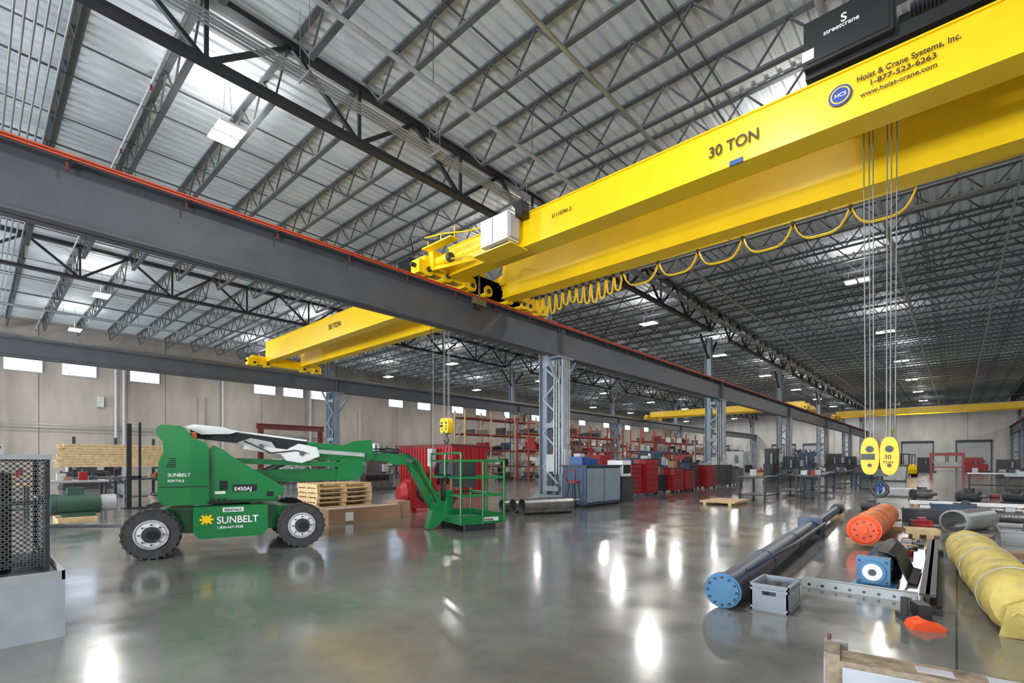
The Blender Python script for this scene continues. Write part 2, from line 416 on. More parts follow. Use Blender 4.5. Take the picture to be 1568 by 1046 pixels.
# ------------------------------------------------------------ overhead cranes
def endtruck(mb, X, y0, y1, z=7.0):
    mb.b2((X-.17, y0+.25, z+.12), (X+.17, y1-.25, z+.62), YEL)
    for a in (y0, y1-.5):
        mb.b2((X-.2, a, z+.05), (X+.2, a+.5, z+.45), YEL)
    for yy in (y0+.35, y0+1.1, y1-1.1, y1-.35):
        mb.cyl((X-.21, yy, z+.2), (X+.21, yy, z+.2), .19, YEL, n=20); mb.cyl((X-.25, yy, z+.2), (X+.25, yy, z+.2), .08, DGR, n=12)
    for yy, s in ((y0, -1), (y1, 1)):
        mb.cyl((X, yy, z+.28), (X, yy+s*.16, z+.28), .07, BLK, n=14)
    for k in range(6): mb.cyl((X+.17, y0+1.6+k*.3, z+.5), (X+.19, y0+1.6+k*.3, z+.5), .02, DGR, n=6)
def girder(mb, x0, x1, yc, z0, z1, w=.5):
    mb.b2((x0+.02, yc-w/2+.04, z0+.02), (x1-.02, yc+w/2-.04, z1-.02), YEL)
    mb.b2((x0, yc-w/2, z0), (x1, yc+w/2, z0+.035), YEL); mb.b2((x0, yc-w/2, z1-.03), (x1, yc+w/2, z1), YEL)
    mb.b2((x0+.3, yc-.03, z1), (x1-.3, yc+.03, z1+.06), STEEL)
def hookblock(mb, x, y, z, w=.5, h=.5):
    n = 24
    for dx in (-w*.26, w*.26):
        pts = []
        for i in range(n):
            t = 2*math.pi*i/n; pts.append((x+dx+math.copysign(abs(math.cos(t))**.75, math.cos(t))*w*.255, z+h/2+math.copysign(abs(math.sin(t))**.85, math.sin(t))*h*.5))
        mb.prism(pts, y-.13, y+.13, YEL2)
        mb.cyl((x+dx, y-.145, z+h*.68), (x+dx, y+.145, z+h*.68), w*.11, DGR, n=14)
        mb.cyl((x+dx, y-.15, z+h*.25), (x+dx, y+.15, z+h*.25), w*.06, BLK, n=10)
    mb.b2((x-w*.5, y-.14, z+h*.40), (x-w*.12, y+.14, z+h*.56), BLK)
    mb.text('30', (x+w*.12, y-.133, z+h*.42), .11, TXD); mb.text('TON', (x+w*.09, y-.133, z+h*.3), .07, TXD)
    mb.b2((x-.1, y-.09, z-.03), (x+.1, y+.09, z+.12), DGR)
    mb.cyl((x, y, z-.12), (x, y, z+.02), .035, DGR, n=12)
    pts = [(x, y, z-.1), (x+.03, y, z-.15), (x+.1, y, z-.22), (x+.11, y, z-.32), (x+.04, y, z-.4), (x-.06, y, z-.4), (x-.12, y, z-.32), (x-.11, y, z-.25)]
    mb.tube(pts, .036, DGR, 10)
mb = MB(); x0, x1 = XA, XC; g0, g1 = 7.2, 8.1
endtruck(mb, XA, 8.9, 14.0); endtruck(mb, XC, 8.9, 14.0)
girder(mb, XA+.2, XC-.2, 10.29, g0, g1, .58); girder(mb, XA+.2, XC-.2, 12.72, 7.1, 8.27, .56)
for yc in (10.29, 12.72):
    mb.prism([(XA-.2, 7.6), (XA+.5, 7.25), (XA+.5, 8.0), (XA-.2, 7.85)], yc-.24, yc+.24, YEL)
    mb.b2((XA-.3, yc-.35, 7.55), (XA+.4, yc+.35, 7.62), YEL)
yf = 9.995
mb.text('30 TON', (-3.72, yf, 7.52), .3, TXD, sx=.92)
mb.text('Hoist & Crane Systems, Inc.', (-1.25, yf, 7.78), .125, TXD, sx=.92)
mb.text('1-877-523-6263', (-1.08, yf, 7.64), .12, TXD, sx=1.1)
mb.text('www.hoist-crane.com', (-1.2, yf, 7.50), .1, TXD, sx=1.1)
mb.text('21110741.3', (-7.7, yf, 7.66), .13, TXD)
mb.cyl((-1.48, 10.04, 7.68), (-1.48, 9.99, 7.68), .17, LOGO, n=36); mb.cyl((-1.48, 10.04, 7.68), (-1.48, 9.987, 7.68), .14, YEL, n=36); mb.cyl((-1.48, 10.04, 7.68), (-1.48, 9.984, 7.68), .12, LOGO, n=36)
mb.text('HCS', (-1.56, 9.982, 7.65), .09, TXW)
mb.b2((-3.3, 9.97, 7.19), (-3.05, 10.0, 7.28), BLUE)
mb.b2((-9.75, 9.45, 7.3), (-8.75, 9.9, 8.02), WHT); mb.b2((-9.5, 9.6, 7.1), (-8.9, 9.99, 7.3), DGR)
mb.b2((-8.74, 9.5, 7.35), (-8.68, 9.85, 7.95), LGR); mb.b2((-9.3, 9.44, 7.32), (-9.29, 9.45, 8.0), DGR)
mb.b2((-9.9, 9.3, 7.05), (-8.5, 9.99, 7.08), YEL)
mb.b2((-8.7, 9.7, 7.9), (-8.45, 9.98, 8.3), BLK)
for i in range(5): mb.cyl((-9.6+i*.18, 9.7, 7.3), (-9.6+i*.18, 9.7, 7.1), .03, BLK, n=8)
for yy in (9.5, 13.3):
    mb.cyl((XA+.25, yy, 7.45), (XA+.85, yy, 7.45), .15, YEL, n=20); mb.b2((XA+.17, yy-.22, 7.2), (XA+.38, yy+.22, 7.75), YEL); mb.cyl((XA+.85, yy, 7.45), (XA+.97, yy, 7.45), .13, DGR, n=20)
    for i in range(7): mb.torus((XA+.42+i*.06, yy, 7.45), (1, 0, 0), .152, .008, YEL, 20, 5)
mb.b2((XA+.2, 9.0, 7.72), (XA+1.5, 9.3, 7.76), YEL); mb.bar((XA+.3, 9.3, 7.2), (XA+1.5, 9.9, 7.35), .05, .1, YEL)
mb.tube([(XA+1.3, 9.2, 7.2), (XA+1.7, 9.3, 7.2), (XA+2.1, 9.6, 7.15), (XA+2.2, 9.9, 7.15)], .022, YEL); mb.tube([(XA+.2, 9.1, 8.1), (XA+.9, 9.2, 8.05), (XA+1.6, 9.5, 8.0), (XA+2.3, 9.5, 7.9)], .022, YEL)
for xx in (XA+.3, XA+.9, XA+1.5): mb.cyl((xx, 9.15, 7.74), (xx, 9.15, 8.05), .018, YEL, n=6)
mb.b2((XA+.33, 10.9, 6.55), (XA+.40, 11.5, 6.75), STEEL); mb.bar((XA+.37, 11.2, 6.5), (XA+.37, 11.2, 7.6), .05, .05, STEEL)
mb.b2((XA+.32, 11.0, 6.4), (XA+.42, 11.2, 6.55), BLK); mb.tube([(XA+.37, 11.2, 7.6), (XA+.5, 11.0, 8.3), (XA+.9, 10.6, 8.2)], .02, BLK)
mb.tube([(XA-.3, 9.1, 7.7), (XA-.1, 8.8, 8.15), (XA+.3, 9.0, 8.0), (XA+.9, 9.3, 7.8)], .03, BLK)
mb.b2((-11.2, 13.25, 7.16), (XC-.4, 13.31, 7.22), GALV)
for xx in [q*2.2-11 for q in range(8)]: mb.b2((xx, 13.0, 7.17), (xx+.05, 13.3, 7.22), YEL)
xs = [-10.9+i*.28 for i in range(12)]
xe = xs[-1]+.3
segs = [(a, a+.26, .62+.1*math.sin(i)) for i, a in enumerate(xs)]+[(xe+i*1.15, xe+(i+1)*1.15, .5) for i in range(6)]
for a, c, dp in segs:
    for dy in (0, .05):
        pts = [(a+(c-a)*t/12, 13.28+dy, 7.16-dp*(1-(2*t/12-1)**4)*(.95+.3*dy)) for t in range(13)]
        mb.tube(pts, .017, YEL2, 6)
    mb.b2((a-.03, 13.22, 7.08), (a+.03, 13.36, 7.17), BLK)
# trolley
mb.b2((-2.0, 10.0, 8.2), (1.1, 10.2, 8.42), BLK); mb.b2((-2.0, 12.6, 8.33), (1.1, 12.85, 8.5), BLK)
for xx in (-1.7, .7): mb.b2((xx, 10.0, 8.32), (xx+.25, 12.8, 8.5), BLK)
for xx in (-1.6, .8):
    for yy in (10.29, 12.72): mb.cyl((xx, yy-.08, 8.28+(.15 if yy > 11 else 0)), (xx, yy+.08, 8.28+(.15 if yy > 11 else 0)), .12, DGR, n=18)
mb.b2((-2.0, 9.85, 8.3), (-.75, 10.45, 9.1), BLK); mb.b2((-1.95, 9.835, 8.36), (-.8, 9.85, 9.05), BLK)
mb.text('streetcrane', (-1.7, 9.83, 8.72), .11, TXW); mb.text('S', (-1.45, 9.83, 8.8), .2, TXW)
mb.b2((-2.02, 9.832, 8.42), (-1.84, 9.848, 8.6), WHT)
mb.cyl((-.55, 10.2, 8.8), (-.1, 10.2, 8.8), .22, BLK, n=24); mb.cyl((-.1, 10.2, 8.8), (.0, 10.2, 8.8), .17, DGR, n=24)
for i in range(8): mb.torus((-.5+i*.05, 10.2, 8.8), (1, 0, 0), .225, .012, DGR, 20, 5)
mb.cyl((-.6, 11.4, 8.75), (.9, 11.4, 8.75), .3, STEEL, n=28)
for i in range(24): mb.torus((-.5+i*.055, 11.4, 8.75), (1, 0, 0), .305, .018, ROPE, 20, 5)
mb.b2((.1, 9.95, 8.4), (.9, 10.5, 8.95), LGR); mb.b2((.9, 10.9, 8.4), (1.1, 11.9, 9.2), BLK); mb.b2((-.75, 10.9, 8.4), (-.6, 11.9, 9.2), BLK)
mb.tube([(.0, 10.0, 9.0), (.3, 9.9, 9.2), (.7, 9.9, 9.1), (1.0, 10.0, 8.6)], .03, BLK)
for i, dx in enumerate((-.24, -.17, -.1, .1, .17, .24)):
    mb.cyl((-1.06+dx*1.05, 11.4+(.05 if i % 2 else -.05), 8.7), (-1.06+dx*.9, 11.4+(.05 if i % 2 else -.05), 1.6), .011, ROPE, n=6)
hookblock(mb, -1.06, 11.4, 1.16, .56, .7)
mb.torus((-1.06, 11.38, .92), (1, .3, 0), .1, .02, BLUE, 16, 6)
mb.build('overhead_crane', bevel=0)
def crane2(xa, xb, yc, hx, hz, z1=8.35, tx=None):
    mb = MB()
    endtruck(mb, xa, yc-2.2, yc+2.2); endtruck(mb, xb, yc-2.2, yc+2.2)
    for s in (-1.05, 1.05):
        girder(mb, xa+.2, xb-.2, yc+s, 7.3, z1, .48)
    mb.b2((xa+.2, yc-2.1, 7.4), (xa+.3, yc+2.1, 7.5), YEL)
    mb.b2((hx-.9, yc-1.3, z1+.1), (hx+.9, yc-1.05, z1+.3), BLK); mb.b2((hx-.9, yc+1.05, z1+.1), (hx+.9, yc+1.3, z1+.3), BLK)
    mb.b2((hx-.8, yc-1.2, z1+.12), (hx-.5, yc+1.2, z1+.28), BLK); mb.b2((hx+.5, yc-1.2, z1+.12), (hx+.8, yc+1.2, z1+.28), BLK)
    mb.cyl((hx-.7, yc, z1+.5), (hx+.7, yc, z1+.5), .28, STEEL, n=20); mb.b2((hx-1.2, yc-1.5, z1+.2), (hx-.4, yc-.9, z1+.9), BLK)
    for dx in (-.17, -.1, .1, .17): mb.cyl((hx+dx, yc, z1+.4), (hx+dx, yc, hz+.4), .011, ROPE, n=6)
    hookblock(mb, hx, yc, hz, .5, .62)
    if tx is not None: mb.text('30 TON', (tx, yc-1.295, 7.8), .34, TXD)
    return mb
mb = crane2(XB, XA, 12.9, -15.3, 2.55, 8.45, tx=-22.6)
mb.cyl((-16.3, 12.9, 8.4), (-16.3, 12.9, 1.9), .014, BLK, n=6); mb.cyl((-16.15, 12.9, 8.4), (-16.15, 12.9, 1.9), .012, ROPE, n=6); mb.b2((-16.4, 12.8, 1.2), (-16.1, 13.0, 1.95), LGR)
mb.build('overhead_crane')
crane2(XA, XC, 78, -6, 5, 8.0).build('overhead_crane')
crane2(XB, XA, 62, -22, 5, 8.0).build('overhead_crane')

# ------------------------------------------------------------ boom lift
mb = MB(); th = math.atan2(.963, .27)
mb.M = Matrix.Translation((-9.07, 2.91, 0)) @ Matrix.Rotation(th, 4, 'Z')
def wheel(a, b, s):
    r = .36
    mb.cyl((a, b-.13, r), (a, b+.13, r), r-.02, RUB, n=36)
    mb.cyl((a, b-.11, r), (a, b+.11, r), r-.005, RUB, n=36)
    for i in range(24):
        t = 2*math.pi*i/24; c, sn = math.cos(t), math.sin(t)
        for q in (-1, 1):
            mb.bar((a+c*(r-.012), b+q*.01, r+sn*(r-.012)), (a+math.cos(t+q*.07)*(r-.012), b+q*.14, r+math.sin(t+q*.07)*(r-.012)), .03, .03, RUB)
    o = b+s*.131
    mb.cyl((a, b+s*.12, r), (a, o+s*.006, r), .205, LGR, n=28); mb.cyl((a, o, r), (a, o+s*.010, r), .17, WHT, n=28)
    mb.torus((a, o+s*.005, r), (0, 1, 0), .2, .012, LGR, 28, 6)
    mb.cyl((a, o, r), (a, o+s*.03, r), .115, DGR, n=24); mb.cyl((a, o, r), (a, o+s*.07, r), .055, BLK, n=16)
    for i in range(8):
        t = 2*math.pi*i/8; mb.cyl((a+math.cos(t)*.145, o, r+math.sin(t)*.145), (a+math.cos(t)*.145, o+s*.03, r+math.sin(t)*.145), .012, DGR, n=6)
for a in (-1, 1):
    wheel(a, -.74, -1); wheel(a, .74, 1)
    mb.cyl((a, -.62, .36), (a, .62, .36), .07, BLK, n=12)
mb.prism([(-1.05, .42), (-.6, .3), (.6, .3), (1.15, .42), (1.1, .62), (.5, .7), (-.8, .7), (-1.1, .6)], -.48, .48, GRN)
mb.prism([(-.42, .24), (.42, .24), (.5, .34), (.5, .72), (-.5, .72), (-.5, .34)], -.82, -.49, GRN)
mb.prism([(-.42, .24), (.42, .24), (.5, .34), (.5, .72), (-.5, .72), (-.5, .34)], .49, .82, GRN)
mb.b2((-.12, -.826, .63), (.16, -.82, .70), WHT); mb.text('RENTALS', (-.10, -.828, .645), .055, GRN)
mb.text('SUNBELT', (-.2, -.824, .46), .15, TXW, sx=.92); mb.text('1-800-667-9328', (-.2, -.824, .38), .055, TXW)
mb.cyl((-.33, -.82, .53), (-.33, -.828, .53), .055, YEL, n=16)
for i in range(8):
    t = math.pi*2*i/8; mb.bar((-.33+.055*math.cos(t), -.826, .53+.055*math.sin(t)), (-.33+.09*math.cos(t), -.826, .53+.09*math.sin(t)), .006, .03, YEL)
mb.cyl((-.1, 0, .68), (-.1, 0, .82), .42, BLK, n=28)
mb.b2((-.9, -.42, .74), (.7, .42, .86), GRN)
hood = [(-.95, .86), (-.88, .76), (-.34, .74), (-.3, .80), (-.3, 1.62), (-.36, 1.70), (-.5, 1.76), (-.60, 1.90), (-.66, 1.94), (-.9, 1.95), (-.95, 1.91), (-.96, 1.80), (-.88, 1.70), (-.87, 1.55), (-.93, 1.4)]
for y0, y1 in ((-.66, -.3), (.3, .66)): mb.prism(hood, y0, y1, GRN)
mb.prism([(-.95, .8), (-.4, .74), (-.4, 1.5), (-.93, 1.4)], -.3, .3, GRN)
mb.b2((-.92, -.668, 1.02), (-.32, -.655, 1.03), BLK)
cov = [(-.3, .80), (.62, .80), (.76, .90), (.76, .98), (.6, 1.10), (.4, 1.22), (.2, 1.36), (.0, 1.5), (-.12, 1.6), (-.24, 1.66), (-.3, 1.6)]
mb.prism(cov, -.62, -.25, GRN); mb.prism(cov, .25, .62, GRN)
mb.b2((-.28, -.626, 1.12), (-.27, -.62, 1.5), BLK)
mb.b2((.02, -.626, .93), (.36, -.62, 1.04), BLK); mb.text('E450AJ', (.04, -.63, .945), .085, TXW)
mb.text('SUNBELT', (-.82, -.664, 1.18), .07, TXW); mb.text('RENTALS', (-.82, -.664, 1.1), .05, TXW)
mb.b2((-.16, -.625, .96), (-.05, -.62, 1.1), BLK); mb.b2((-.22, -.626, .9), (-.08, -.62, .94), WHT); mb.b2((.5, -.626, .84), (.6, -.62, .92), BLK)
for i in range(5): mb.b2((-.84+i*.01, -.664, 1.32+i*.03), (-.72, -.66, 1.335+i*.03), BLK)
mb.cyl((-.5, -.5, 1.72), (-.5, -.5, 1.86), .04, PORG, n=14)
for i in range(3): mb.cyl((-.25+i*.08, -.66, .82), (-.25+i*.08, -.6, .82), .02, BLK, n=8)
def boom(p0, p1, w, h, m, b=0.):
    mb.bar((p0[0], b, p0[1]), (p1[0], b, p1[1]), w, h, m)
boom((-.45, 1.15), (1.95, 1.17), .22, .22, GRN)
boom((.1, 1.42), (2.05, 1.34), .07, .09, GRN, -.13); boom((.1, 1.42), (2.05, 1.34), .07, .09, GRN, .13)
for b in (-.16, .16):
    mb.prism([(1.7, 1.06), (2.1, 1.08), (2.25, 1.3), (2.2, 1.55), (1.95, 1.6), (1.75, 1.4)], b-.02, b+.02, GRN)
mb.cyl((.1, 0, 1.05), (1.0, 0, 1.45), .05, STEEL, n=14)
boom((-.55, 1.88), (1.5, 1.64), .17, .17, BLK)
boom((-.2, 1.945), (1.2, 1.78), .19, .03, WHT, 0)
mb.prism([(-.62, 1.96), (-.5, 2.0), (-.1, 1.97), (.12, 1.9), (.0, 1.86), (-.4, 1.84)], -.2, .2, WHT)
mb.prism([(.1, 1.72), (.3, 1.8), (.62, 1.74), (.7, 1.62), (.5, 1.56), (.28, 1.62)], -.2, -.13, LGR)
mb.prism([(.75, 1.55), (1.05, 1.72), (1.35, 1.66), (1.4, 1.5), (1.1, 1.38), (.85, 1.42)], -.22, -.1, WHT)
boom((.2, 1.66), (1.3, 1.5), .05, .09, WHT, -.18); boom((.9, 1.62), (2.2, 1.53), .03, .07, LGR, -.2)
boom((1.2, 1.64), (2.3, 1.55), .2, .24, GRN)
for b in (-.13, .11):
    mb.prism([(1.15, 1.52), (1.35, 1.72), (1.75, 1.66), (2.1, 1.80), (2.36, 1.82), (2.4, 1.5), (2.3, 1.4), (1.3, 1.44)], b, b+.02, GRN)
boom((2.2, 1.52), (3.05, 1.46), .13, .15, GRN)
mb.prism([(2.75, 1.36), (3.2, 1.32), (3.25, 1.48), (3.05, 1.56), (2.75, 1.54)], -.12, .12, GRN)
for p in ((-.5, 1.82), (2.2, 1.35), (3.1, 1.42), (.45, 1.66), (1.1, 1.55)): mb.cyl((p[0], -.24, p[1]), (p[0], .24, p[1]), .045, STEEL, n=14)
mb.tube([(2.3, -.1, 1.64), (2.7, -.15, 1.66), (3.1, -.15, 1.55), (3.3, -.12, 1.2)], .015, BLK)
mb.tube([(.2, -.22, 1.75), (.6, -.24, 1.55), (1.0, -.22, 1.6), (1.4, -.2, 1.5)], .013, BLK)
for b in (-.07, .07):
    boom((3.12, 1.42), (3.72, .34), .04, .1, GRN, b); boom((3.28, 1.45), (3.86, .42), .04, .06, GRN, b)
mb.cyl((3.2, 0, 1.2), (3.6, 0, .55), .035, STEEL, n=12)
mb.prism([(3.52, .02), (3.64, .02), (3.95, .25), (4.0, .55), (3.8, .6), (3.62, .4)], -.12, .12, GRN)
mb.b2((3.9, -.2, .25), (4.05, .2, .8), GRN)
x0, x1, yb, zb, zt = 3.95, 4.95, .75, .14, 1.42
mb.b2((x0, -yb, zb), (x1, yb, zb+.04), GALV); mb.b2((x0, -yb-.01, zb), (x1, -yb, zb+.18), GRN); mb.b2((x0, yb, zb), (x1, yb+.01, zb+.18), GRN)
mb.b2((x1, -yb, zb), (x1+.01, yb, zb+.18), GRN); mb.b2((x0-.01, -yb, zb), (x0, yb, zb+.18), GRN)
for yy in (-.6, .6): mb.b2((x0+.15, yy-.05, .0), (x1-.15, yy+.05, zb), DGR)
for a in (x0, (x0+x1)/2, x1):
    for b in (-yb, 0, yb):
        if a == (x0+x1)/2 and b == 0: continue
        mb.cyl((a, b, zb), (a, b, zt if a > 4.3 else zt+.16), .026, GRN, n=8)
for z in (.72, 1.08, zt):
    mb.tube([(x0, -yb, z), (x1, -yb, z), (x1, yb, z), (x0, yb, z), (x0, -yb, z)], .026, GRN, 8)
mb.tube([(x0, -yb, zt), (x0, -yb, zt+.16), (x0, yb, zt+.16), (x0, yb, zt)], .026, GRN, 8)
mb.b2((x0+.02, -.35, 1.14), (x0+.3, .35, 1.38), DGR); mb.b2((x0+.05, -.6, .88), (x0+.42, -.25, 1.4), DGR)
mb.b2((x0+.5, -yb-.02, .19), (x0+.85, -yb-.012, .27), WHT); mb.text('E450AJ', (x0+.52, -yb-.024, .20), .07, TXD)
for i in range(3): mb.tube([(x0-.05, -.1+i*.08, .5), (x0-.1, -.15+i*.08, 1.0), (x0+.1, -.2+i*.08, 1.2)], .014, BLK)
mb.build('boom_lift', bevel=.01)

# ------------------------------------------------------------ left foreground guard bin
mb = MB(); bx, by = -5.30, .50
mb.b2((bx-1.6, by-2.2, 0), (bx, by, .46), CON)
mb.b2((bx-1.6, by-2.2, .46), (bx+.01, by-2.16, .52), LGR); mb.b2((bx-.02, by-2.2, .46), (bx, by, .53), LGR); mb.b2((bx-1.6, by-.02, .46), (bx, by, .53), LGR)
mb.b2((bx-1.6, by-2.2, .46), (bx-.02, by-.02, .49), DGR)
X1, Y1 = bx-.40, by-.08
for (x, y) in ((X1, Y1), (X1, Y1-1.9), (X1-1.1, Y1), (X1-1.1, Y1-1.9)): mb.bar((x, y, .49), (x, y, 1.42), .04, .04, DGR)
for z in (.56, 1.06, 1.42):
    mb.bar((X1, Y1, z), (X1, Y1-1.9, z), .03, .03, DGR); mb.bar((X1-1.1, Y1, z), (X1, Y1, z), .03, .03, DGR)
def xmesh(org, ux, W, H, p=.042):
    n = int((W+H)/p)
    for i in range(n):
        for s in (0, 1):
            a = i*p; q0 = (max(0, a-H), min(a, H)); q1 = (min(a, W), max(0, a-W))
            if s: q0 = (W-q0[0], q0[1]); q1 = (W-q1[0], q1[1])
            P = lambda q: (org[0]+ux[0]*q[0], org[1]+ux[1]*q[0], org[2]+q[1])
            if abs(q0[0]-q1[0]) > .01: mb.bar(P(q0), P(q1), .005, .009, STEEL)
xmesh((X1+.02, Y1, .53), (0, -1), 1.9, .89); xmesh((X1, Y1+.02, .53), (-1, 0), 1.1, .89)
mb.b2((X1-1.15, Y1-1.95, 1.42), (X1+.04, Y1+.03, 1.46), LGR)
mb.b2((X1-.9, Y1-1.6, .5), (X1-.15, Y1-.2, 1.3), BLK)
mb.prism([(X1-.9, 1.46), (X1-.06, 1.46), (X1-.1, 1.54), (X1-.8, 1.56)], Y1-1.5, Y1-.25, LGR)
mb.cyl((X1-.12, Y1-.3, 1.46), (X1-.12, Y1-.3, 1.53), .05, STEEL, n=12)
mb.build('wire_mesh_guard_bin', bevel=0)

# ------------------------------------------------------------ right foreground parts
mb = MB()
a = Vector((-1.66, 4.85, .17)); c = Vector((-2.02, 10.6, .17)); d = (c-a).normalized()
mb.cyl(a, c, .135, PBLUE, n=36); mb.cyl(a-d*.03, a+d*.03, .168, PBLUE, n=36, cm=SKY); mb.cyl(a-d*.05, a-d*.03, .15, SKY, n=36)
side = Vector((d.y, -d.x, 0))
for i in range(12):
    t = i*math.pi/6; q = a+side*math.cos(t)*.13+Vector((0, 0, math.sin(t)*.13)); mb.cyl(q-d*.07, q-d*.05, .012, DGR, n=8)
for f in (.3, .62): mb.cyl(a+d*5.76*f, a+d*(5.76*f+.05), .145, PBLUE, n=36)
mb.cyl(c-d*.1, c+d*.25, .165, PBLUE, n=36); mb.b2((c.x-.2, c.y-.15, .0), (c.x+.2, c.y+.1, .36), PBLUE)
e = c+d*4.4; mb.cyl(c, e, .09, PBLUE, n=28); mb.cyl(e, e+d*.3, .14, DGR, n=28)
mb.tube([a+Vector((.1, .4, .14)), a+Vector((.08, 2.5, .15)), a+Vector((-.05, 5.2, .16))], .02, PBLUE, 8)
mb.b2((e.x-.2, e.y-.3, 0), (e.x+.2, e.y-.1, .08), WOOD); mb.build('hydraulic_cylinder', bevel=0)

mb = MB()
x0, x1, y0, y1, h = -1.46, -1.14, 5.0, 5.45, .25
mb.b2((x0+.02, y0+.02, 0), (x1-.02, y1-.02, .015), PLAS)
for q in ((x0, y0, x1, y0+.015), (x0, y1-.015, x1, y1), (x0, y0, x0+.015, y1), (x1-.015, y0, x1, y1)):
    mb.b2((q[0], q[1], 0), (q[2], q[3], .15), PLAS); mb.b2((q[0], q[1], .2), (q[2], q[3], h), PLAS)
for x in (x0, x1-.1):
    mb.b2((x, y0, .15), (x+.1, y0+.015, .2), PLAS); mb.b2((x, y1-.015, .15), (x+.1, y1, .2), PLAS)
for x in (x0, x1-.015):
    mb.b2((x, y0, .15), (x+.015, y0+.16, .2), PLAS); mb.b2((x, y1-.16, .15), (x+.015, y1, .2), PLAS)
for z in (.02, .19, h-.02): mb.b2((x0-.012, y0-.012, z), (x1+.012, y0, z+.02), PLAS); mb.b2((x1, y0-.012, z), (x1+.012, y1+.012, z+.02), PLAS); mb.b2((x0-.012, y0-.012, z), (x0, y1+.012, z+.02), PLAS); mb.b2((x0-.012, y1, z), (x1+.012, y1+.012, z+.02), PLAS)
mb.build('plastic_stacking_crate')

mb = MB()
mb.b2((-1.3, 6.28, 0), (-.29, 6.40, .06), LGR); mb.b2((-1.3, 6.28, .06), (-.29, 6.29, .09), LGR); mb.b2((-1.3, 6.39, .06), (-.29, 6.40, .09), LGR)
for i in range(8): mb.cyl((-1.22+i*.125, 6.279, .035), (-1.22+i*.125, 6.285, .035), .016, BLK, n=10)
mb.build('slotted_skid_bar')

mb = MB()
cx = -.68
mb.cyl((cx, 6.75, .20), (cx, 8.2, .20), .135, PBLUE, n=32); mb.b2((cx-.15, 6.62, .05), (cx+.15, 6.76, .35), SKY)
mb.cyl((cx, 6.58, .20), (cx, 6.62, .20), .12, SKY, n=32); mb.cyl((cx, 6.57, .20), (cx, 6.58, .20), .09, WHT, n=28); mb.cyl((cx, 6.55, .20), (cx, 6.57, .20), .035, DGR, n=16)
mb.b2((cx-.2, 6.5, 0), (cx+.2, 6.85, .05), SKY); mb.b2((cx-.16, 7.9, 0), (cx+.16, 8.1, .1), SKY)
for s in (-1, 1):
    for z in (.09, .31): mb.cyl((cx+s*.12, 6.6, z), (cx+s*.12, 6.625, z), .014, DGR, n=8)
for i in range(10): mb.torus((cx, 7.0+i*.11, .20), (0, 1, 0), .137, .008, PBLUE, 24, 5)
mb.cyl((cx, 8.2, .20), (cx, 8.9, .20), .1, DGR, n=24)
mb.build('drive_motor')
mb = MB()
pts = [(-.70, .349), (-.60, .335), (-.52, .29), (-.47, .15), (-.42, .03), (-.34, .012)]
mb.prism(pts+[(p[0]+.012, p[1]+.014) for p in reversed(pts)], 7.15, 8.15, BLK); mb.build('rubber_strap')

mb = MB()
cx = -1.12
mb.cyl((cx, 9.8, .29), (cx, 13.0, .29), .23, PORG, n=40); mb.cyl((cx, 9.76, .29), (cx, 9.8, .29), .24, HOR, n=40)
mb.torus((cx, 9.76, .29), (0, 1, 0), .2, .02, HOR, 36, 8); mb.cyl((cx, 9.72, .29), (cx, 9.76, .29), .06, HOR, n=20)
for i in range(8):
    t = i*math.pi/4; mb.cyl((cx+.13*math.cos(t), 9.74, .29+.13*math.sin(t)), (cx+.13*math.cos(t), 9.76, .29+.13*math.sin(t)), .015, DRED, n=8)
for y in (10.7, 11.9): mb.cyl((cx, y, .29), (cx, y+.06, .29), .245, PORG, n=40)
for y in (10.1, 12.5): mb.b2((cx-.3, y, 0), (cx+.3, y+.14, .08), WOOD)
mb.cyl((cx, 13.0, .29), (cx, 13.4, .29), .1, STEEL, n=20)
mb.build('orange_cable_drum')

mb = MB()
p0 = Vector((.40, 5.6, .25)); p1 = Vector((.12, 8.9, .25)); d = (p1-p0).normalized(); sd = Vector((d.y, -d.x, 0)); n = 40; N = 40
vs = []; fs = []
for j in range(N+1):
    p = p0.lerp(p1, j/N); R = .235*(1+.04*math.sin(j*.8)+.02*random.uniform(-1, 1))
    if j == 0: R *= .86
    for i in range(n):
        t = 2*math.pi*i/n; rr = R*(1+.02*math.sin(3*t+j*.5)+.015*math.sin(7*t-j*.9)+.008*random.uniform(-1, 1))
        z = max(.012, p.z+rr*math.sin(t)); q = p+sd*rr*math.cos(t); vs.append((q.x, q.y, z))
for j in range(N):
    for i in range(n):
        k = (i+1) % n; fs.append((j*n+i, (j+1)*n+i, (j+1)*n+k, j*n+k))
mb.add(vs, fs, TARP, True); mb.add(vs[:n], [tuple(range(n))], TARP); mb.add(vs[-n:], [tuple(reversed(range(n)))], TARP)
for f in (.12, .5, .85):
    q = p0.lerp(p1, f); mb.torus(q, d, .246, .006, LGR, 28, 5)
mb.prism([(.25, .0), (.5, .01), (.56, .22), (.45, .34), (.3, .25)], 5.54, 5.57, TARP)
for i in range(6): mb.tube([(.26+i*.05, 5.58, .08+.05*i), (.36+.02*i, 5.53, .22), (.5, 5.56, .1+.05*i)], .012, TARP, 5)
mb.build('tarp_wrapped_roll')

